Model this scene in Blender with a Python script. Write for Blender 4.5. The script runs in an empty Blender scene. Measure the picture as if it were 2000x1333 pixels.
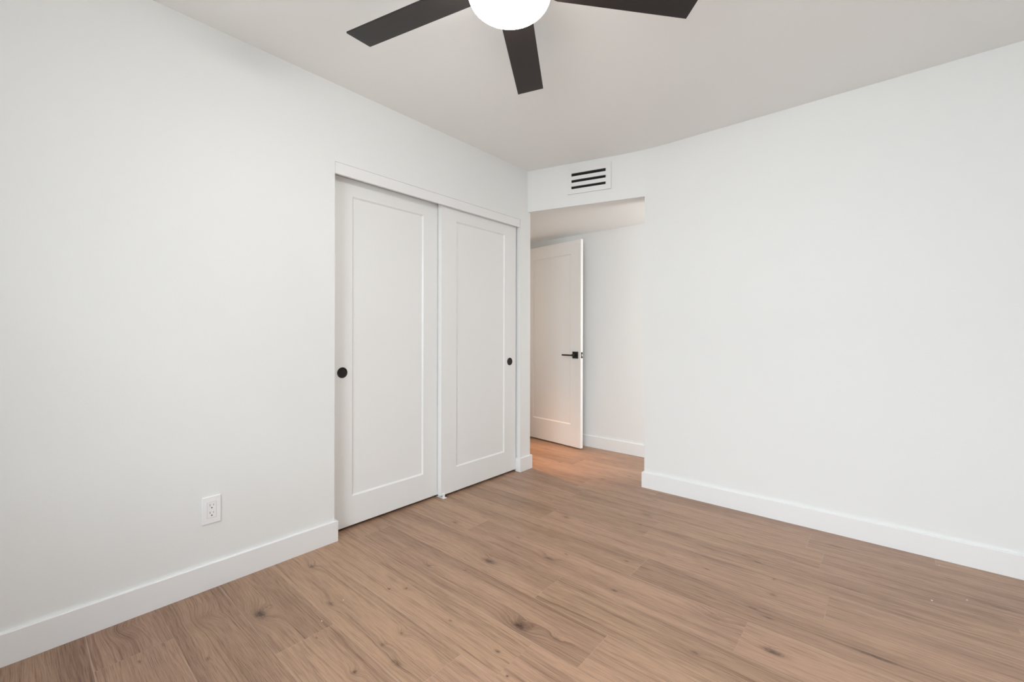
import bpy, bmesh, math, random
from mathutils import Vector, Matrix

# ---------------------------------------------------------------- camera, light, exposure
SC = bpy.context.scene
COL = SC.collection
CAM_H = 1.105
YAW = 0.7126
cam_data = bpy.data.cameras.new('camera')
cam = bpy.data.objects.new('camera', cam_data)
COL.objects.link(cam)
cam_data.sensor_width = 36.0
cam_data.lens = 36.0 * 844.0 / 2000.0
cam_data.shift_y = -(666.5 - 653.2) / 2000.0
cam_data.clip_start = 0.02
cam.matrix_world = (Matrix.Translation((0, 0, CAM_H)) @ Matrix.Rotation(YAW, 4, 'Z')
                    @ Matrix.Rotation(math.pi / 2, 4, 'X') @ Matrix.Rotation(0.0018, 4, 'Z'))
SC.camera = cam
SC.view_settings.view_transform = 'Standard'
SC.view_settings.look = 'None'
SC.view_settings.gamma = 1.0
SC.view_settings.use_curve_mapping = False
SC.view_settings.exposure = 0.0

world = bpy.data.worlds.new('world')
SC.world = world
world.use_nodes = True
bg = world.node_tree.nodes['Background']
bg.inputs['Color'].default_value = (0.72, 0.86, 1.0, 1)
bg.inputs["Strength"].default_value = 0.05


P_SKY, P_BOUNCE, P_CORR, P_CFILL, P_HFILL, P_DOME = 465.0, 570.0, 190.0, 8.0, 20.0, 48.0


def area_light(name, loc, direction, sx, sy, power, color):
    d = bpy.data.lights.new(name, 'AREA')
    d.shape = 'RECTANGLE'
    d.size, d.size_y = sx, sy
    d.energy = power
    d.color = color
    o = bpy.data.objects.new(name, d)
    COL.objects.link(o)
    o.location = loc
    o.rotation_euler = Vector(direction).to_track_quat('-Z', 'Y').to_euler()
    return o


# room numbers (metres); x runs along the far wall, y along the closet wall
XL, YR, XR, YB = -2.221, 2.995, 0.95, -0.95
CH = 2.44
YF, HZ = 3.723, 2.106
CO0, CO1, COZ = 1.125, 2.672, 2.027
YE = 2.800
RX = -1.320
XJ = -1.145                                       # where the soffit face has eased into the far wall
WX0, WX1, WZ0, WZ1 = -1.25, 0.75, 0.80, 2.10     # window in the back wall
HX = -3.02                                        # end wall of the hall, with its doorway

# open sky seen through the bedroom window behind the camera, and an added upward fill for the ceiling
area_light('window_sky_light', (-0.35, YB - 2.1, 2.35), (0, 1, -0.24), 4.8, 2.1, P_SKY, (0.875, 0.965, 1.03))
area_light('bounce_fill_light', (-0.35, YB - 3.2, -0.5), (0, 0.55, 1.0), 7.0, 4.0, P_BOUNCE, (0.95, 0.99, 0.98))
# warm lamp of the corridor beyond the open door, and an added, unseen fill at the corridor's end
spot = bpy.data.lights.new('corridor_lamp_light', 'SPOT')
spot.energy, spot.color, spot.spot_size, spot.spot_blend, spot.shadow_soft_size = P_CORR, (1.0, 0.46, 0.13), math.radians(36), 0.9, 0.06
spot_o = bpy.data.objects.new('corridor_lamp_light', spot)
COL.objects.link(spot_o)
spot_o.location = (-3.50, 2.98, 2.40)
spot_o.rotation_euler = (Vector((-2.40, 3.00, 0)) - Vector((-3.50, 2.98, 2.40))).to_track_quat('-Z', 'Y').to_euler()
area_light('corridor_fill_light', (-4.30, 2.95, 1.35), (1, 0.12, 0), 1.3, 1.7, P_CFILL, (1.0, 0.86, 0.70))
# fill added out of view at the hall's other end, brightens its far wall
area_light('hall_fill_light', (0.26, 3.42, 1.2), (-1, 0, 0), 0.5, 1.4, P_HFILL, (1.0, 0.985, 0.96))


# ---------------------------------------------------------------- helpers


def set_kind(o, kind):
    o['kind'] = kind
    return o


def tag(o, label, cat, group=None):
    o['label'] = label
    o['category'] = cat
    if group:
        o['group'] = group
    return o


def empty(name, loc, rz=0.0):
    o = bpy.data.objects.new(name, None)
    COL.objects.link(o)
    o.location = loc
    o.rotation_euler = (0, 0, rz)
    o.empty_display_size = 0.05
    return o


def obj(name, bm, mat, parent=None, smooth=False):
    bmesh.ops.recalc_face_normals(bm, faces=bm.faces)
    me = bpy.data.meshes.new(name)
    bm.to_mesh(me)
    bm.free()
    if smooth:
        for p in me.polygons:
            p.use_smooth = True
    me.materials.append(mat)
    o = bpy.data.objects.new(name, me)
    COL.objects.link(o)
    if parent:
        o.parent = parent
    return o


def BM():
    return bmesh.new()


def box(bm, x0, x1, y0, y1, z0, z1):
    v = [bm.verts.new((x, y, z)) for z in (z0, z1) for x, y in ((x0, y0), (x1, y0), (x1, y1), (x0, y1))]
    for f in ((0, 3, 2, 1), (4, 5, 6, 7), (0, 1, 5, 4), (1, 2, 6, 5), (2, 3, 7, 6), (3, 0, 4, 7)):
        bm.faces.new([v[i] for i in f])
    return v


def bevel(bm, w, seg=2):
    bmesh.ops.bevel(bm, geom=bm.edges[:], offset=w, segments=seg, profile=0.5, affect='EDGES', clamp_overlap=True)
    return bm


def prism(bm, pts, z0, z1):
    a = [bm.verts.new((p[0], p[1], z0)) for p in pts]
    b = [bm.verts.new((p[0], p[1], z1)) for p in pts]
    n = len(pts)
    bm.faces.new(a[::-1])
    bm.faces.new(b)
    for i in range(n):
        bm.faces.new((a[i], a[(i + 1) % n], b[(i + 1) % n], b[i]))
    return bm


def lathe(bm, prof, seg=64, cx=0, cy=0):
    """prof = [(r, z)...] revolved about z"""
    rings = []
    for r, z in prof:
        if r < 1e-6:
            rings.append([bm.verts.new((cx, cy, z))])
        else:
            rings.append([bm.verts.new((cx + r * math.cos(2 * math.pi * i / seg),
                                        cy + r * math.sin(2 * math.pi * i / seg), z)) for i in range(seg)])
    for a, b in zip(rings, rings[1:]):
        for i in range(seg):
            j = (i + 1) % seg
            if len(a) == 1 and len(b) > 1:
                bm.faces.new((a[0], b[i], b[j]))
            elif len(b) == 1 and len(a) > 1:
                bm.faces.new((a[i], a[j], b[0]))
            elif len(a) > 1 and len(b) > 1:
                bm.faces.new((a[i], a[j], b[j], b[i]))
    return bm


def transform(bm, M):
    bmesh.ops.transform(bm, matrix=M, verts=bm.verts)
    return bm


# ---------------------------------------------------------------- materials
class NT:
    def __init__(self, name):
        self.m = bpy.data.materials.new(name)
        self.m.use_nodes = True
        self.t = self.m.node_tree
        self.b = self.t.nodes['Principled BSDF']

    def n(self, typ, **kw):
        nd = self.t.nodes.new(typ)
        for k, v in kw.items():
            setattr(nd, k, v)
        return nd

    def l(self, a, b):
        self.t.links.new(a, b)

    def math(self, op, a, b=None, c=None, clamp=False):
        nd = self.n('ShaderNodeMath', operation=op, use_clamp=clamp)
        for i, v in enumerate((a, b, c)):
            if v is None:
                continue
            if isinstance(v, (int, float)):
                nd.inputs[i].default_value = v
            else:
                self.l(v, nd.inputs[i])
        return nd.outputs[0]


def paint(name, color, rough, bump=0.0, scale=180.0, spec=0.5):
    t = NT(name)
    t.b.inputs['Base Color'].default_value = (*color, 1)
    t.b.inputs['Roughness'].default_value = rough
    t.b.inputs['Specular IOR Level'].default_value = spec
    co = t.n('ShaderNodeTexCoord')
    nz = t.n('ShaderNodeTexNoise')
    nz.inputs['Scale'].default_value = 2.0
    nz.inputs['Detail'].default_value = 3.0
    t.l(co.outputs['Object'], nz.inputs['Vector'])
    # faint unevenness of the paint itself
    mx = t.n('ShaderNodeMix', data_type='RGBA')
    mx.inputs['A'].default_value = (*[c * 0.985 for c in color], 1)
    mx.inputs['B'].default_value = (*color, 1)
    t.l(nz.outputs['Fac'], mx.inputs['Factor'])
    t.l(mx.outputs['Result'], t.b.inputs['Base Color'])
    if bump:
        n2 = t.n('ShaderNodeTexNoise')
        n2.inputs['Scale'].default_value = scale
        n2.inputs['Detail'].default_value = 2.0
        t.l(co.outputs['Object'], n2.inputs['Vector'])
        bp = t.n('ShaderNodeBump')
        bp.inputs['Strength'].default_value = bump
        bp.inputs['Distance'].default_value = 0.0008
        t.l(n2.outputs['Fac'], bp.inputs['Height'])
        t.l(bp.outputs['Normal'], t.b.inputs['Normal'])
    return t.m


M_WALL = paint('wall_paint', (0.872, 0.880, 0.872), 0.55, 0.25, 140)
M_CEIL = paint('ceiling_paint', (0.940, 0.945, 0.938), 0.8, 0.2, 120)
M_TRIM = paint('trim_enamel', (0.90, 0.90, 0.90), 0.35)
M_DOOR = paint('door_enamel', (0.89, 0.89, 0.88), 0.38)
M_VENT = paint('vent_enamel', (0.86, 0.865, 0.86), 0.4)
M_PLASTIC = paint('white_plastic', (0.93, 0.93, 0.945), 0.28)
M_DARK = paint('duct_dark', (0.012, 0.010, 0.010), 0.7)
M_BLACK = paint('black_metal', (0.018, 0.016, 0.016), 0.38)
M_BLACK.node_tree.nodes['Principled BSDF'].inputs['Metallic'].default_value = 0.4
M_GAP = paint('joint_shadow_grey', (0.38, 0.38, 0.38), 0.6)
M_STEEL = paint('latch_steel', (0.55, 0.54, 0.52), 0.3)
M_STEEL.node_tree.nodes['Principled BSDF'].inputs['Metallic'].default_value = 1.0
M_CHIP = paint('plaster_chip', (0.85, 0.82, 0.76), 0.7)
M_BRONZE = paint('fan_bronze', (0.03, 0.022, 0.02), 0.4)


def mat_blade():
    t = NT('fan_blade_wood')
    co = t.n('ShaderNodeTexCoord')
    mp = t.n('ShaderNodeMapping')
    mp.inputs['Scale'].default_value = (3, 70, 10)
    nz = t.n('ShaderNodeTexNoise')
    nz.inputs['Scale'].default_value = 1.0
    nz.inputs['Detail'].default_value = 4
    t.l(co.outputs['Object'], mp.inputs['Vector'])
    t.l(mp.outputs['Vector'], nz.inputs['Vector'])
    cr = t.n('ShaderNodeMix', data_type='RGBA')
    cr.inputs['A'].default_value = (0.009, 0.006, 0.006, 1)
    cr.inputs['B'].default_value = (0.017, 0.0125, 0.012, 1)
    t.l(nz.outputs['Fac'], cr.inputs['Factor'])
    t.l(cr.outputs['Result'], t.b.inputs['Base Color'])
    t.b.inputs['Roughness'].default_value = 0.45
    return t.m


M_BLADE = mat_blade()


def mat_glow():
    t = NT('opal_glass_lit')
    t.b.inputs['Base Color'].default_value = (0.95, 0.95, 0.93, 1)
    t.b.inputs['Roughness'].default_value = 0.35
    t.b.inputs['Emission Color'].default_value = (1.0, 0.97, 0.93, 1)
    t.b.inputs['Emission Strength'].default_value = P_DOME
    return t.m


M_GLOW = mat_glow()


def mat_pane():
    t = NT('window_pane_glass')
    t.t.nodes.remove(t.b)
    out = t.t.nodes['Material Output']
    tr = t.n('ShaderNodeBsdfTransparent')
    gl = t.n('ShaderNodeBsdfGlossy')
    gl.inputs['Roughness'].default_value = 0.02
    mx = t.n('ShaderNodeMixShader')
    mx.inputs['Fac'].default_value = 0.06
    t.l(tr.outputs[0], mx.inputs[1])
    t.l(gl.outputs[0], mx.inputs[2])
    t.l(mx.outputs[0], out.inputs['Surface'])
    return t.m


M_PANE = mat_pane()

# knots: x, y, half-length, half-width, darkness, ring strength
KNOTS = [
    (-1.861, 0.640, .034, .017, .80, 1.5), (-2.058, 0.932, .020, .012, .60, .8), (-1.716, 0.853, .024, .012, .55, .6),
    (-1.625, 1.069, .008, .006, .80, .3), (-1.574, 1.119, .008, .006, .75, .8), (-1.349, 0.942, .014, .009, .45, .7),
    (-1.352, 0.864, .014, .008, .50, .4), (-1.240, 0.844, .026, .009, .55, .4), (-1.309, 0.732, .011, .008, .80, .7),
    (-1.650, 1.301, .018, .008, .45, .6), (-2.007, 0.490, .030, .020, .14, 1.0), (-2.162, 0.268, .030, .020, .12, 0.9),
    (-1.896, 0.281, .010, .004, .60, .1), (-1.742, 0.436, .010, .005, .60, .2), (-1.562, 0.725, .008, .004, .60, .2),
    (-1.456, 1.518, .040, .017, .70, 1.2), (-1.252, 1.731, .030, .012, .60, .9), (-1.210, 1.820, .012, .005, .75, .1),
    (-0.951, 1.957, .010, .005, .75, .1), (-0.881, 1.699, .014, .008, .70, .3), (-1.043, 1.257, .036, .017, .75, 1.5),
    (-1.020, 1.105, .011, .007, .80, .4), (-1.267, 1.106, .006, .004, .80, .1), (-0.921, 1.047, .006, .004, .80, .1),
    (-1.274, 1.608, .020, .006, .35, .1), (-1.505, 1.798, .012, .005, .60, .2), (-1.485, 1.385, .007, .004, .70, .1),
    (-0.899, 1.293, .018, .007, .40, .7), (-0.864, 1.951, .035, .010, .30, .2), (-0.636, 2.140, .014, .005, .75, .1),
    (-0.683, 2.355, .050, .007, .35, .1), (-0.531, 2.395, .030, .007, .50, .2), (-0.467, 2.367, .020, .006, .70, .1),
    (-0.360, 2.114, .018, .012, .45, .3), (-0.379, 2.251, .008, .010, .50, .1), (-0.562, 1.923, .050, .006, .35, .1),
    (-0.404, 1.958, .020, .008, .55, .2), (-0.344, 1.930, .024, .006, .70, .1), (-0.295, 1.734, .040, .014, .75, .6),
    (-0.503, 1.797, .030, .014, .12, 1.2), (-0.203, 2.814, .040, .012, .45, .2), (-0.142, 2.381, .090, .008, .45, .1),
    (0.355, 2.618, .090, .012, .55, .2), (-0.027, 1.938, .080, .009, .60, .2), (0.227, 2.779, .025, .005, .50, .1),
    (0.044, 2.741, .030, .010, .25, .1), (-1.456, 2.189, .030, .018, .45, .4), (-1.107, 2.541, .034, .014, .40, .4),
    (-2.126, 3.100, .022, .012, .55, .4), (-1.686, 2.351, .012, .005, .60, .1), (-1.075, 2.390, .010, .006, .75, .1),
    (-1.910, 1.699, .018, .010, .45, .4), (-1.636, 2.950, .030, .012, .40, .4), (-1.157, 2.801, .020, .007, .45, .1),
    (-1.210, 2.826, .020, .007, .40, .1),
]


NK = 5


def mat_floor():
    t = NT('oak_plank_floor')
    # knot group
    g = bpy.data.node_groups.new('knot', 'ShaderNodeTree')
    g.interface.new_socket('Vector', in_out='INPUT', socket_type='NodeSocketVector')
    g.interface.new_socket('Centre', in_out='INPUT', socket_type='NodeSocketVector')
    g.interface.new_socket('Scale', in_out='INPUT', socket_type='NodeSocketVector')
    g.interface.new_socket('Dark', in_out='INPUT', socket_type='NodeSocketFloat')
    g.interface.new_socket('Ring', in_out='INPUT', socket_type='NodeSocketFloat')
    g.interface.new_socket('DarkIn', in_out='INPUT', socket_type='NodeSocketFloat')
    g.interface.new_socket('RingIn', in_out='INPUT', socket_type='NodeSocketFloat')
    g.interface.new_socket('DarkOut', in_out='OUTPUT', socket_type='NodeSocketFloat')
    g.interface.new_socket('RingOut', in_out='OUTPUT', socket_type='NodeSocketFloat')
    gi, go = g.nodes.new('NodeGroupInput'), g.nodes.new('NodeGroupOutput')
    sub = g.nodes.new('ShaderNodeVectorMath'); sub.operation = 'SUBTRACT'
    mul = g.nodes.new('ShaderNodeVectorMath'); mul.operation = 'MULTIPLY'
    dot = g.nodes.new('ShaderNodeVectorMath'); dot.operation = 'DOT_PRODUCT'
    g.links.new(gi.outputs['Vector'], sub.inputs[0]); g.links.new(gi.outputs['Centre'], sub.inputs[1])
    g.links.new(sub.outputs[0], mul.inputs[0]); g.links.new(gi.outputs['Scale'], mul.inputs[1])
    g.links.new(mul.outputs[0], dot.inputs[0]); g.links.new(mul.outputs[0], dot.inputs[1])

    def gm(op, a, b):
        nd = g.nodes.new('ShaderNodeMath'); nd.operation = op
        for i, v in enumerate((a, b)):
            if isinstance(v, (int, float)):
                nd.inputs[i].default_value = v
            elif v is not None:
                g.links.new(v, nd.inputs[i])
        return nd.outputs[0]
    e1 = gm('EXPONENT', gm('MULTIPLY', dot.outputs['Value'], -1.3), None)
    e2 = gm('EXPONENT', gm('MULTIPLY', dot.outputs['Value'], -0.17), None)
    g.links.new(gm('ADD', gi.outputs['DarkIn'], gm('MULTIPLY', e1, gi.outputs['Dark'])), go.inputs['DarkOut'])
    g.links.new(gm('ADD', gi.outputs['RingIn'], gm('MULTIPLY', e2, gi.outputs['Ring'])), go.inputs['RingOut'])

    co = t.n('ShaderNodeTexCoord')
    P = co.outputs['Object']
    # wobble for knot outlines
    wn = t.n('ShaderNodeTexNoise'); wn.inputs['Scale'].default_value = 45; wn.inputs['Detail'].default_value = 3
    t.l(P, wn.inputs['Vector'])
    ws = t.n('ShaderNodeVectorMath', operation='SUBTRACT'); ws.inputs[1].default_value = (.5, .5, .5)
    t.l(wn.outputs['Color'], ws.inputs[0])
    wm = t.n('ShaderNodeVectorMath', operation='MULTIPLY'); wm.inputs[1].default_value = (.020, .012, 0)
    t.l(ws.outputs[0], wm.inputs[0])
    wa = t.n('ShaderNodeVectorMath', operation='ADD')
    t.l(P, wa.inputs[0]); t.l(wm.outputs[0], wa.inputs[1])
    d = r = None
    for q in range(NK):
        ak = t.n('ShaderNodeAttribute', attribute_name='knot_%d' % q)        # centre x, y and size
        ad = t.n('ShaderNodeAttribute', attribute_name='knot_%d_look' % q)   # darkness, ring strength, 1/half width
        kk = t.n('ShaderNodeSeparateColor'); t.l(ad.outputs['Color'], kk.inputs[0])
        kc = t.n('ShaderNodeSeparateXYZ'); t.l(ak.outputs['Vector'], kc.inputs[0])
        cc = t.n('ShaderNodeCombineXYZ'); t.l(kc.outputs[0], cc.inputs[0]); t.l(kc.outputs[1], cc.inputs[1])
        cs = t.n('ShaderNodeCombineXYZ'); t.l(kc.outputs[2], cs.inputs[0]); t.l(kk.outputs[2], cs.inputs[1])
        nd = t.n('ShaderNodeGroup'); nd.node_tree = g
        t.l(cc.outputs[0], nd.inputs['Centre'])
        t.l(cs.outputs[0], nd.inputs['Scale'])
        t.l(kk.outputs[0], nd.inputs['Dark'])
        t.l(kk.outputs[1], nd.inputs['Ring'])
        t.l(wa.outputs[0], nd.inputs['Vector'])
        if d is not None:
            t.l(d, nd.inputs['DarkIn']); t.l(r, nd.inputs['RingIn'])
        d, r = nd.outputs['DarkOut'], nd.outputs['RingOut']
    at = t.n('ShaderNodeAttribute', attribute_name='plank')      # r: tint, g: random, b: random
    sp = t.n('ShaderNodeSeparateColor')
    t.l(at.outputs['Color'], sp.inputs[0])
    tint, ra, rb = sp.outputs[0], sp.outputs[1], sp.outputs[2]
    # coordinates shifted plank by plank
    off = t.n('ShaderNodeCombineXYZ')
    t.l(t.math('MULTIPLY', ra, 37.0), off.inputs[0]); t.l(t.math('MULTIPLY', rb, 23.0), off.inputs[1])
    t.l(t.math('MULTIPLY', ra, 11.0), off.inputs[2])
    pv = t.n('ShaderNodeVectorMath', operation='ADD')
    t.l(P, pv.inputs[0]); t.l(off.outputs[0], pv.inputs[1])

    def noise(scale, detail, rough=0.55, vec=None, dist=0.0):
        mp = t.n('ShaderNodeMapping'); mp.inputs['Scale'].default_value = scale
        t.l(vec or pv.outputs[0], mp.inputs['Vector'])
        nz = t.n('ShaderNodeTexNoise'); nz.inputs['Scale'].default_value = 1.0
        nz.inputs['Detail'].default_value = detail; nz.inputs['Roughness'].default_value = rough
        nz.inputs['Distortion'].default_value = dist
        t.l(mp.outputs['Vector'], nz.inputs['Vector'])
        return nz.outputs['Fac']
    # grain lines bend round knots: shift y by the ring field
    sep = t.n('ShaderNodeSeparateXYZ'); t.l(pv.outputs[0], sep.inputs[0])
    slow = noise((1.3, 7.0, 1), 2)
    ybend = t.math('ADD', sep.outputs[1], t.math('ADD', t.math('MULTIPLY', r, 0.030), t.math('MULTIPLY', slow, 0.045)))
    cb = t.n('ShaderNodeCombineXYZ')
    t.l(sep.outputs[0], cb.inputs[0]); t.l(ybend, cb.inputs[1]); t.l(sep.outputs[2], cb.inputs[2])
    V = cb.outputs[0]
    rings = noise((0.9, 125.0, 1), 2, 0.5, V)
    fine = noise((11.0, 480.0, 1), 2, 0.65, V)
    broad = noise((1.0, 9.0, 1), 3, 0.5)
    streak = noise((2.2, 42.0, 1), 3, 0.6, V)

    def ramp(v, lo, hi, a=0.0, b=1.0):
        mr = t.n('ShaderNodeMapRange'); mr.interpolation_type = 'SMOOTHSTEP'
        mr.inputs['From Min'].default_value = lo; mr.inputs['From Max'].default_value = hi
        mr.inputs['To Min'].default_value = a; mr.inputs['To Max'].default_value = b
        t.l(v, mr.inputs['Value'])
        return mr.outputs[0]
    ringd = ramp(rings, .50, .74)
    fined = ramp(fine, .40, .72)
    streakd = ramp(streak, .50, .78)
    val = t.math('ADD', t.math('MULTIPLY', ringd, 0.30), t.math('MULTIPLY', fined, 0.36))
    val = t.math('ADD', val, t.math('MULTIPLY', streakd, 0.30))
    val = t.math('ADD', val, t.math('MULTIPLY', ramp(broad, .30, .70), 0.24))
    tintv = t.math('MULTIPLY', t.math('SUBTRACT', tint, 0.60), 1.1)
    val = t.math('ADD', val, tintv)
    cr = t.n('ShaderNodeValToRGB')
    e = cr.color_ramp.elements
    e[0].position = 0.0; e[0].color = (0.475, 0.296, 0.196, 1)
    e[1].position = 1.0; e[1].color = (0.110, 0.052, 0.031, 1)
    m = e.new(0.30); m.color = (0.340, 0.208, 0.140, 1)
    m = e.new(0.62); m.color = (0.232, 0.128, 0.080, 1)
    t.l(val, cr.inputs['Fac'])
    # hue drift: some planks rosier, some more golden
    hs = t.n('ShaderNodeMix', data_type='RGBA', blend_type='MULTIPLY')
    hs.inputs['Factor'].default_value = 1.0
    hm = t.n('ShaderNodeMix', data_type='RGBA')
    hm.inputs['A'].default_value = (1.01, 0.985, 0.99, 1); hm.inputs['B'].default_value = (1.0, 1.0, 0.95, 1)
    t.l(rb, hm.inputs['Factor'])
    t.l(cr.outputs['Color'], hs.inputs['A']); t.l(hm.outputs['Result'], hs.inputs['B'])
    # knot darkening
    kd = t.math('MULTIPLY', t.math('ADD', d, t.math('MULTIPLY', r, 0.16)), ramp(noise((60, 160, 1), 3, .6, P), .25, .60, .45, 1.0), clamp=True)
    km = t.n('ShaderNodeMix', data_type='RGBA')
    km.inputs['B'].default_value = (0.060, 0.026, 0.015, 1)
    t.l(kd, km.inputs['Factor']); t.l(hs.outputs['Result'], km.inputs['A'])
    # paler lines along plank edges paint in light caught by their micro-bevels
    uv = t.n('ShaderNodeUVMap', uv_map='edge')
    su = t.n('ShaderNodeSeparateXYZ'); t.l(uv.outputs['UV'], su.inputs[0])
    W = 0.20930
    dv = t.math('MINIMUM', su.outputs[1], t.math('SUBTRACT', W, su.outputs[1]))
    du = su.outputs[0]
    dm = t.math('MINIMUM', dv, du)
    edge = ramp(dm, .0007, .0026, 0.70, 0.0)
    em = t.n('ShaderNodeMix', data_type='RGBA')
    em.inputs['B'].default_value = (0.52, 0.38, 0.29, 1)
    edn = t.math('MULTIPLY', edge, ramp(noise((3, 3, 1), 2), .35, .65, .2, 1.0))
    t.l(edn, em.inputs['Factor']); t.l(km.outputs['Result'], em.inputs['A'])
    t.l(em.outputs['Result'], t.b.inputs['Base Color'])
    t.l(t.math('ADD', t.math('MULTIPLY', fined, 0.10), 0.36), t.b.inputs['Roughness'])
    bp = t.n('ShaderNodeBump'); bp.inputs['Strength'].default_value = 0.12
    bp.inputs['Distance'].default_value = 0.0006
    t.l(t.math('MULTIPLY', fined, -1.0), bp.inputs['Height'])
    t.l(bp.outputs['Normal'], t.b.inputs['Normal'])
    t.b.inputs['Specular IOR Level'].default_value = 0.5
    return t.m


M_FLOOR = mat_floor()

# ---------------------------------------------------------------- floor (one face per plank)
PW, PL, Y0 = 0.2093, 1.385, 0.385
BUTT = {-1: -1.95, 0: -1.30, 1: -1.587, 2: -1.107, 3: -0.951, 4: -0.770, 5: -1.113, 6: -0.399, 7: -0.884,
        8: -0.179, 9: -1.005, 10: -1.62, 11: -0.311, 12: -1.20, 13: -2.0}
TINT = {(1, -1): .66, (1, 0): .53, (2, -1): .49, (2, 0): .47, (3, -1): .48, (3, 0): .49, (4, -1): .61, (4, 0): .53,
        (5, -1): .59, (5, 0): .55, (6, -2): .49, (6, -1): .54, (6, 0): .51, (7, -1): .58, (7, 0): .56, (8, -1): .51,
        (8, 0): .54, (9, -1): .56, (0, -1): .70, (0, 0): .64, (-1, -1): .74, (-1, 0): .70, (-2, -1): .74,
        (-2, -2): .76, (-1, -2): .74}  # rows nearest the window: shade under its sill painted into the tints


def build_floor():
    rnd = random.Random(7)
    bm = BM()
    uvl = bm.loops.layers.uv.new('edge')
    cl = bm.loops.layers.float_color.new('plank')
    kl = [(bm.loops.layers.float_vector.new('knot_%d' % q), bm.loops.layers.float_color.new('knot_%d_look' % q)) for q in range(NK)]
    X0, X1 = -4.45, XR + .12
    for k in range(-8, 21):
        y0 = Y0 + k * PW
        b = BUTT.get(k, -rnd.random() * PL)
        n0 = int(math.floor((X0 - b) / PL))
        for n in range(n0, n0 + 7):
            xa, xb = b + n * PL, b + (n + 1) * PL
            ca, cb = max(xa, X0), min(xb, X1)
            if cb - ca < .01:
                continue
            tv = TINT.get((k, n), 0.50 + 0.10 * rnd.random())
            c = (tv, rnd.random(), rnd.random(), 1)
            vs = [bm.verts.new(p) for p in ((ca, y0, 0), (cb, y0, 0), (cb, y0 + PW, 0), (ca, y0 + PW, 0))]
            f = bm.faces.new(vs)
            # u = distance from the nearer end, measured via two halves is not needed: joint shows once
            for lp, (u, v) in zip(f.loops, ((ca - xa, 0), (cb - xa, 0), (cb - xa, PW), (ca - xa, PW))):
                lp[uvl].uv = (u, v)
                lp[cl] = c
            mine = sorted([kn for kn in KNOTS if ca <= kn[0] < cb and y0 <= kn[1] < y0 + PW], key=lambda kn: -kn[4] * kn[2])[:NK]
            while len(mine) < min(NK, 2) and (n + k) % 2 and not mine:      # planks the list does not cover
                mine.append((rnd.uniform(ca, cb), y0 + PW * rnd.uniform(.2, .8), .015, .008, .5, .4))
            for q in range(NK):
                kn = mine[q] if q < len(mine) else (0, 0, 1, 1, 0, 0)
                for lp in f.loops:
                    lp[kl[q][0]] = (kn[0], kn[1], 1 / kn[2])
                    lp[kl[q][1]] = (kn[4] * 1.2, kn[5], 1 / kn[3], 1)
    me = bpy.data.meshes.new('floor')
    bm.to_mesh(me)
    bm.free()
    me.materials.append(M_FLOOR)
    o = bpy.data.objects.new('floor', me)
    COL.objects.link(o)
    set_kind(o, 'structure')


build_floor()

# ---------------------------------------------------------------- room shell
T = 0.115


def struct(name, bm, mat):
    return set_kind(obj(name, bm, mat), 'structure')


bm = BM()
box(bm, XL - T, XL, YB, CO0, 0, CH)                       # near part of closet wall
box(bm, XL - T, XL, CO0, CO1, COZ, CH)                    # over the sliding doors
box(bm, XL - T, XL, CO1, YE, 0, CH)                       # pier at the end
struct('wall_left', bm, M_WALL)

bm = BM()
box(bm, -3.02, XL - T, 2.69, YE, 0, HZ)
box(bm, -3.02, XL - T, 2.69, 2.7625, HZ, CH)
struct('wall_closet_side', bm, M_WALL)
bm = BM()
box(bm, -3.02, -2.92, CO0 - .15, 2.69, 0, CH)
box(bm, -2.92, XL - T, CO0 - .15, CO0 - .05, 0, CH)
struct('wall_closet_back', bm, M_WALL)

# far wall right of the hall opening
bm = BM()
box(bm, RX, XR + T, YR, YR + T, 0, HZ)
box(bm, XJ, XR + T, YR, YR + T, HZ, CH)
struct('wall_right', bm, M_WALL)

# dropped soffit over the hall: its face runs slightly askew and eases into the right wall
SL = (YR - 2.762) / (RX - XL)
xs = [XL, -1.95, -1.70, -1.48] + [-1.48 + (XJ + 1.48) * i / 10 for i in range(1, 11)] + [RX]
xs = sorted(set(round(x, 5) for x in xs))


def y_top(x):
    if x <= -1.48:
        return 2.762 + SL * (x - XL)
    u = x + 1.48
    L = XJ + 1.48
    y0 = 2.762 + SL * (-1.48 - XL)
    return y0 + (YR - y0) * (2 * u / L - (u / L) ** 2)


def y_bot(x):
    return min(YR, 2.762 + SL * (x - XL))


bm = BM()
prism(bm, [(XL, 2.7625), (RX, YR + .0005), (XJ, YR + .0005), (XJ, YR + T), (.42, YR + T), (.42, YF + T), (-3.14, YF + T), (-3.14, 2.7625)], HZ, CH)
tv = [bm.verts.new((x, y_top(x), CH)) for x in xs]
bv = [bm.verts.new((x, y_bot(x), HZ)) for x in xs]
for i in range(len(xs) - 1):
    f = bm.faces.new((bv[i], bv[i + 1], tv[i + 1], tv[i]))
    f.smooth = True
struct('wall_soffit', bm, M_WALL)

bm = BM()
box(bm, -4.45, .42, YF, YF + T, 0, HZ)
box(bm, .30, .42, YR + T, YF, 0, HZ)
struct('wall_hall_far', bm, M_WALL)
# end wall of the hall with the doorway the panelled door belongs to
bm = BM()
box(bm, HX - T, HX, YE - .12, 2.875, 0, HZ)
box(bm, HX - T, HX, 3.690, YF, 0, HZ)
box(bm, HX - T, HX, 2.875, 3.690, 2.045, HZ)
struct('wall_hall_end', bm, M_WALL)
bm = BM()
box(bm, -4.45, -4.35, 2.2, YF, 0, CH)
box(bm, -4.35, HX - T, 2.1, 2.2, 0, CH)
struct('wall_corridor', bm, M_WALL)

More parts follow.
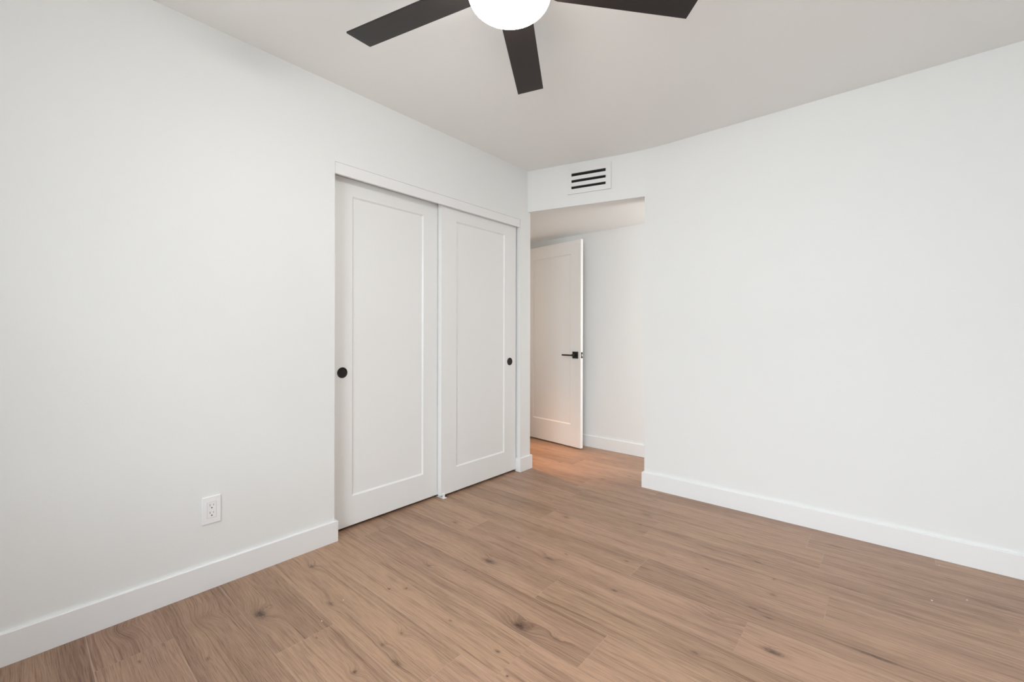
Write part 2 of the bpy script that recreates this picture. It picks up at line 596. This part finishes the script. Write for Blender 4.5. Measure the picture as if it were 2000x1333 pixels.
bm = BM()
box(bm, XR, XR + T, YB - T, YR, 0, CH)
struct('wall_side', bm, M_WALL)
bm = BM()
box(bm, XL - T, WX0, YB - T, YB, 0, CH)
box(bm, WX1, XR, YB - T, YB, 0, CH)
box(bm, WX0, WX1, YB - T, YB, 0, WZ0)
box(bm, WX0, WX1, YB - T, YB, WZ1, CH)
struct('wall_back', bm, M_WALL)
bm = BM()
box(bm, -4.45, XR + T, YB - T, YF + T, CH, CH + .1)
struct('ceiling', bm, M_CEIL)

# window behind the camera
wroot = empty('window_1', ((WX0 + WX1) / 2, YB - T / 2, WZ0))
set_kind(wroot, 'structure')
hw, hh = (WX1 - WX0) / 2, WZ1 - WZ0
bm = BM()
for a in ((-hw, -hw + .05, 0, hh), (hw - .05, hw, 0, hh), (-hw, hw, 0, .05), (-hw, hw, hh - .05, hh), (-.025, .025, .05, hh - .05)):
    box(bm, a[0], a[1], -.03, .03, a[2], a[3])
fr = obj('window_frame', bm, M_TRIM, wroot)
bm = BM()
box(bm, -hw + .05, -.025, -.003, .003, .05, hh - .05)
box(bm, .025, hw - .05, -.003, .003, .05, hh - .05)
obj('window_glass', bm, M_PANE, wroot)


# ---------------------------------------------------------------- baseboards
def baseboard(name, path, side, h=0.110, t=0.014, ch=0.003):
    """path: points on the wall surface; side=+1 board lies to the left of travel"""
    P = [Vector(p) for p in path]
    n = len(P)

    def offs(d):
        out = []
        for i in range(n):
            ns = []
            if i > 0:
                e = (P[i] - P[i - 1]).normalized(); ns.append(Vector((-e.y, e.x)) * side)
            if i < n - 1:
                e = (P[i + 1] - P[i]).normalized(); ns.append(Vector((-e.y, e.x)) * side)
            if len(ns) == 1:
                out.append(P[i] + ns[0] * d)
            else:
                m = (ns[0] + ns[1]).normalized()
                out.append(P[i] + m * (d / m.dot(ns[0])))
        return out
    bm = BM()
    prof = [(0.0, 0.0), (t, 0.0), (t, h - ch), (t - ch, h), (0.0, h)]
    rows = []
    for d, z in prof:
        rows.append([bm.verts.new((q.x, q.y, z)) for q in offs(d)])
    k = len(prof)
    for i in range(n - 1):
        for j in range(k):
            a, b = rows[j], rows[(j + 1) % k]
            bm.faces.new((a[i], a[i + 1], b[i + 1], b[i]))
    for i in (0, n - 1):
        bm.faces.new([rows[j][i] for j in range(k)])
    return struct(name, bm, M_TRIM)


baseboard('baseboard_left', [(XL, YB), (XL, CO0), (XL - .038, CO0)], -1)
baseboard('baseboard_pier', [(XL - .034, CO1), (XL, CO1), (XL, YE), (-3.0, YE)], -1)
baseboard('baseboard_hall', [(-2.99, YF), (.30, YF)], -1)
baseboard('baseboard_right', [(.28, YR + T), (RX, YR + T), (RX, YR), (XR, YR), (XR, YB), (WX0 - .6, YB)], -1)

# ---------------------------------------------------------------- sliding closet doors


def panel_door(w, h, th, stile, top, bot, mat, name, parent, depth=0.009, slope=0.008, back=True):
    """leaf in local XZ plane, front face at y=0 facing -y, x from 0..w; one recessed shaker panel"""
    bm = BM()

    def ring(x0, x1, z0, z1, y):
        return [bm.verts.new(p) for p in ((x0, y, z0), (x1, y, z0), (x1, y, z1), (x0, y, z1))]

    def bridge(a, b):
        for i in range(4):
            j = (i + 1) % 4
            bm.faces.new((a[i], a[j], b[j], b[i]))
    e = .0015
    faces = [(0, 1)] if back else [(0, 1)]
    o1 = ring(e, w - e, e, h - e, 0)
    i1 = ring(stile, w - stile, bot, h - top, 0)
    i2 = ring(stile + slope, w - stile - slope, bot + slope, h - top - slope, depth)
    s1 = ring(0, w, 0, h, e)
    s2 = ring(0, w, 0, h, th - e)
    o2 = ring(e, w - e, e, h - e, th)
    j1 = ring(stile, w - stile, bot, h - top, th)
    j2 = ring(stile + slope, w - stile - slope, bot + slope, h - top - slope, th - depth)
    bridge(o1, i1); bridge(i1, i2); bm.faces.new(i2)
    bridge(o1, s1); bridge(s1, s2); bridge(s2, o2); bridge(o2, j1); bridge(j1, j2); bm.faces.new(j2)
    return obj(name, bm, mat, parent)


def flush_pull(parent, x, z, r=0.031):
    """round recessed finger pull, axis along local y, proud by 1.5 mm"""
    bm = BM()
    lathe(bm, [(0, -.0045 + .005), (r * .62, .0005), (r * .80, .0000), (r * .86, .0028), (r * .97, .0030), (r, .0018), (r, 0), (0, 0)][:7], 48)
    transform(bm, Matrix.Translation((x, 0, z)) @ Matrix.Rotation(math.pi / 2, 4, 'X'))
    o = obj('door_pull', bm, M_BLACK, parent, smooth=True)
    o['label'] = 'round black recessed finger pull'
    return o


# local x -> world +y, local -y (front) -> world +x : rotate by +90 deg about z
def closet_door(name, xfront, y0, w, z0, z1, pull_x, lab, st_l, st_r):
    r = empty(name, (xfront, y0, z0), math.pi / 2)
    set_kind(r, 'structure')
    r['label'] = lab
    r['category'] = 'door'
    h = z1 - z0
    panel_door(w, h, .034, st_l, .098, .165, M_DOOR, 'door_leaf', r)
    flush_pull(r, pull_x, .888 - z0, .030)
    return r


closet_door('door_1', -2.296, 1.130, .775, .016, 1.985, 1.207 - 1.130,
            'left white sliding closet door, set back behind its neighbour, pull near its left edge', .137, .137)
closet_door('door_2', -2.256, 1.884, .776, .016, 1.985, 2.583 - 1.884,
            'right white sliding closet door, in front of its neighbour, pull near its right edge', .137, .115)

# header board covering the track
bm = BM()
box(bm, XL - .022, XL - .003, CO0 + .001, CO1 - .001, 1.966, COZ)
bevel(bm, .0012, 1)
struct('trim_1', bm, M_TRIM)
bm = BM()
box(bm, XL - T + .002, XL - .028, CO0, CO1, 1.99, COZ)
struct('trim_2', bm, M_TRIM)

# nylon floor guide where the two doors overlap
gd = empty('door_floor_guide', (-2.275, 1.905, 0))
tag(gd, 'small white plastic floor guide under the overlap of the sliding closet doors', 'door guide')
bm = BM()
box(bm, -.036, .040, -.016, .014, 0, .003)
bevel(bm, .001, 1)
obj('base_plate', bm, M_PLASTIC, gd)
for nm, xc in (('guide_post', .0255), ('guide_post', -.018)):
    bm = BM()
    box(bm, xc - .0025, xc + .0025, -.011, .008, .003, .034 if xc > 0 else .010)
    bevel(bm, .001, 1)
    obj(nm, bm, M_PLASTIC, gd)

# ---------------------------------------------------------------- hall door, standing open
fx, fy, hx, hy = -2.202, 3.552, -2.962, 3.636
ang = math.atan2(fy - hy, fx - hx)
W3 = math.hypot(fx - hx, fy - hy)
d3 = empty('door_3', (hx, hy, .012), ang)
set_kind(d3, 'structure')
d3['label'] = 'white single-panel door standing open in the hall, black lever handle'
d3['category'] = 'door'
panel_door(W3, 2.006, .035, .125, .128, .212, M_DOOR, 'door_leaf', d3, depth=.009, slope=.010)
hz = .9045 - .012
hs = W3 - .062
# lever handle: the rosette is the part, spindle and lever its sub-parts
bm = BM()
box(bm, hs - .033, hs + .033, -.009, 0, hz - .033, hz + .033)
bevel(bm, .0015, 2)
ros = obj('door_handle', bm, M_BLACK, d3)
ros['label'] = 'black lever handle on a square rosette'
bm = BM()
lathe(bm, [(0, 0), (.0125, 0), (.0125, .030), (.011, .044), (0, .044)], 32)
transform(bm, Matrix.Translation((hs, -.008, hz)) @ Matrix.Rotation(math.pi / 2, 4, 'X'))
obj('spindle', bm, M_BLACK, ros, smooth=False)
bm = BM()
box(bm, hs - .128, hs + .012, -.058, -.046, hz - .008, hz + .006)
bevel(bm, .003, 2)
obj('lever', bm, M_BLACK, ros)
bm = BM()
box(bm, W3, W3 + .0015, .006, .029, hz - .0285, hz + .0285)
bevel(bm, .0005, 1)
lp = obj('latch_plate', bm, M_BLACK, d3)
bm = BM()
box(bm, W3 + .0015, W3 + .010, .0105, .0245, hz - .010, hz + .010)
bevel(bm, .002, 2)
lb = obj('latch_bolt', bm, M_STEEL, lp)
lb['label'] = 'steel latch bolt'
# knob side behind the door
bm = BM()
box(bm, hs - .033, hs + .033, .035, .043, hz - .033, hz + .033)
box(bm, hs - .012, hs + .012, .043, .060, hz - .012, hz + .012)
box(bm, hs - .115, hs + .012, .060, .072, hz - .008, hz + .006)
bevel(bm, .0015, 1)
obj('back_handle', bm, M_BLACK, d3)
for z in (.25, 1.0, 1.75):
    bm = BM()
    lathe(bm, [(0, z - .045), (.007, z - .045), (.007, z + .045), (0, z + .045)], 20, cx=-.006, cy=.002)
    obj('hinge', bm, M_BLACK, d3)

# door lining of that doorway
bm = BM()
box(bm, HX - T - .012, HX + .0005, 2.875, 2.890, 0, 2.045)
box(bm, HX - T - .012, HX + .0005, 3.675, 3.690, 0, 2.045)
box(bm, HX - T - .012, HX + .0005, 2.890, 3.675, 2.030, 2.045)
struct('trim_3', bm, M_TRIM)

# ---------------------------------------------------------------- supply register on the soffit
va, vb = Vector((XL, 2.762)), Vector((RX, 2.9895))
vt = (vb - va).normalized()
vang = math.atan2(vt.y, vt.x)
vent = empty('air_vent', (XL + vt.x * .5165, 2.762 + vt.y * .5165, 2.197), vang)
vent.location.y -= .0005
tag(vent, 'white rectangular air vent with three dark slots above the hall opening', 'air vent')
# local x along the wall, -y out of it, z up
w2, vh = .1720, .2020
sl = [(.2345 - .197, .0195), (.2845 - .197, .0205), (.3345 - .197, .0220)]
sx0, sx1 = .3786 - .5165, .6486 - .5165
sz = [(2.2348, 2.2551), (2.2848, 2.3052), (2.3340, 2.3565)]
bm = BM()
zz = [0] + [v - 2.197 for p in sz for v in p] + [vh]
box(bm, -w2, sx0, -.008, 0, 0, vh)
box(bm, sx1, w2, -.008, 0, 0, vh)
box(bm, sx0, sx1, -.008, 0, 0, zz[1])
box(bm, sx0, sx1, -.008, 0, zz[6], vh)
obj('vent_frame', bm, M_VENT, vent)
for i in (2, 4):
    bm = BM()
    box(bm, sx0, sx1, -.0075, -.001, zz[i], zz[i + 1])
    bevel(bm, .0015, 2)
    obj('vent_bar', bm, M_VENT, vent)
bm = BM()
box(bm, sx0 - .002, sx1 + .002, -.0016, -.0006, zz[1] - .002, zz[6] + .002)
obj('dark_backing', bm, M_DARK, vent)
for (a, b) in sz:
    bm = BM()
    zc = (a + b) / 2 - 2.197
    v = [bm.verts.new(p) for p in ((sx0, -.0055, zc - .001), (sx1, -.0055, zc - .001), (sx1, -.0018, zc + .003), (sx0, -.0018, zc + .003))]
    bm.faces.new(v)
    bmesh.ops.solidify(bm, geom=bm.faces[:], thickness=.0008)
    lv = obj('louver', bm, M_BLACK, vent)
    lv['label'] = 'thin black louver'

# ---------------------------------------------------------------- wall outlet
ot = empty('electrical_outlet', (XL, .5690, .3385), math.pi / 2)
tag(ot, 'white duplex electrical outlet low on the left wall', 'outlet')
# local x -> +y world, -y -> +x world
bm = BM()
PWD, PHD = .0350, .0590
v = box(bm, -PWD, PWD, -.0065, 0, -PHD, PHD)
for i in (0, 1, 4, 5):
    v[i].co.x *= .955
    v[i].co.z *= .975
bevel(bm, .001, 2)
obj('cover_plate', bm, M_PLASTIC, ot)
bm = BM()
box(bm, -.0165, .0165, -.0074, -.0060, -.0335, .0335)
bevel(bm, .0007, 1)
rc = obj('receptacle', bm, M_PLASTIC, ot)
bm = BM()
box(bm, -.0171, .0171, -.0067, -.0060, -.0341, .0341)
gp = obj('receptacle_gap', bm, M_GAP, rc)
bm = BM()
for zc in (.0165, -.0165):
    box(bm, -.0072, -.0056, -.0077, -.0072, zc + .001, zc + .0105)
    box(bm, .0056, .0070, -.0077, -.0072, zc + .002, zc + .0095)
    b2 = BM()
    lathe(b2, [(0, 0), (.0026, 0), (.0026, .0004), (0, .0004)], 20)
    transform(b2, Matrix.Translation((0, -.0073, zc - .0065)) @ Matrix.Rotation(math.pi / 2, 4, 'X'))
    me = bpy.data.meshes.new('tmp')
    b2.to_mesh(me); b2.free()
    bm.from_mesh(me)
    bpy.data.meshes.remove(me)
so = obj('socket_slots', bm, M_DARK, rc)
so['label'] = 'dark plug slots'

# ---------------------------------------------------------------- ceiling fan
FX, FY, ZB = -.925, 1.049, 2.2605
fan = empty('ceiling_fan', (FX, FY, CH))
tag(fan, 'dark brown five-blade ceiling fan with a lit white dome light', 'ceiling fan')


def zl(z):
    return z - CH


bm = BM()
lathe(bm, [(0, 0), (.075, 0), (.075, -.012), (.062, -.045), (.045, -.050), (.0, -.050)], 64)
obj('canopy', bm, M_BRONZE, fan, smooth=True)
bm = BM()
lathe(bm, [(.0, -.048), (.045, -.048), (.120, -.062), (.140, -.085), (.140, zl(2.300)), (.150, zl(2.290)), (.150, zl(2.236)),
           (.140, zl(2.228)), (0, zl(2.228))], 72)
obj('motor_housing', bm, M_BRONZE, fan, smooth=False)
bm = BM()
DA, DZ, DB = .1335, 2.2040, .060
prof = [(DA, zl(2.228))]
for i in range(0, 19):
    a = math.pi / 2 * i / 18
    prof.append((DA * math.cos(a) if i < 18 else 0, zl(DZ) - DB * math.sin(a)))
lathe(bm, [(0, zl(2.228))] + prof, 96)
dome = obj('light_dome', bm, M_GLOW, fan, smooth=True)
dome.location = (.003, .0027, -.0015)
dome['label'] = 'glowing opal glass dome'
R, WT, WR, PIT, A0 = .660, .1213, .1157, -.1575, 2.1315


def blade(k):
    bm = BM()
    r0 = .135
    n = 12
    rows = []
    for side_z in (-.003, .003):
        for sd in (-1, 1):
            row = []
            for i in range(n + 1):
                rad = r0 + (R - r0) * i / n
                w = (WR + (WT - WR) * rad / R) / 2
                if i == 0:
                    w *= .80
                row.append(bm.verts.new((rad, sd * w, side_z)))
            rows.append(row)
    bl, br, tl, tr = rows
    for i in range(n):
        bm.faces.new((bl[i], br[i], br[i + 1], bl[i + 1]))
        bm.faces.new((tl[i], tl[i + 1], tr[i + 1], tr[i]))
        bm.faces.new((bl[i], bl[i + 1], tl[i + 1], tl[i]))
        bm.faces.new((br[i], tr[i], tr[i + 1], br[i + 1]))
    bm.faces.new((bl[0], tl[0], tr[0], br[0]))
    bm.faces.new((bl[n], br[n], tr[n], tl[n]))
    o = obj('blade', bm, M_BLADE, fan)
    o.matrix_local = (Matrix.Translation((0, 0, zl(ZB))) @ Matrix.Rotation(A0 + k * math.radians(72), 4, 'Z')
                      @ Matrix.Rotation(PIT, 4, 'X'))
    return o


blade0 = blade(0)
for k in (1, 2, 3, 4):
    c = blade0.copy()
    COL.objects.link(c)
    c.parent = fan
    c.matrix_local = (Matrix.Translation((0, 0, zl(ZB))) @ Matrix.Rotation(A0 + k * math.radians(72), 4, 'Z')
                      @ Matrix.Rotation(PIT, 4, 'X'))

# ---------------------------------------------------------------- crumbs of plaster on the floor
chips = [(0.197, 2.905, .0030, 0), (.2585, 2.600, .0030, 0), (.1475, 2.500, .0036, 0), (-1.6990, .9005, .0026, 1), (-1.6370, .7800, .0026, 1)]


def chip(x, y, s):
    bm = BM()
    bmesh.ops.create_icosphere(bm, subdivisions=1, radius=s)
    rr = random.Random(int(x * 1e4))
    for v in bm.verts:
        v.co *= rr.uniform(.7, 1.2)
        v.co.z = max(v.co.z * .6, -s * .4)
    o = obj('plaster_chip', bm, M_CHIP)
    o.location = (x, y, s * .4)
    return o


for x, y, s, g in chips:
    o = chip(x, y, s)
    if g == 0:
        tag(o, 'tiny white plaster chip lying on the floor near the right wall', 'plaster chip', 'plaster chips near the right wall')
    else:
        tag(o, 'tiny white plaster chip lying on the floor near the left wall', 'plaster chip', 'plaster chips near the left wall')
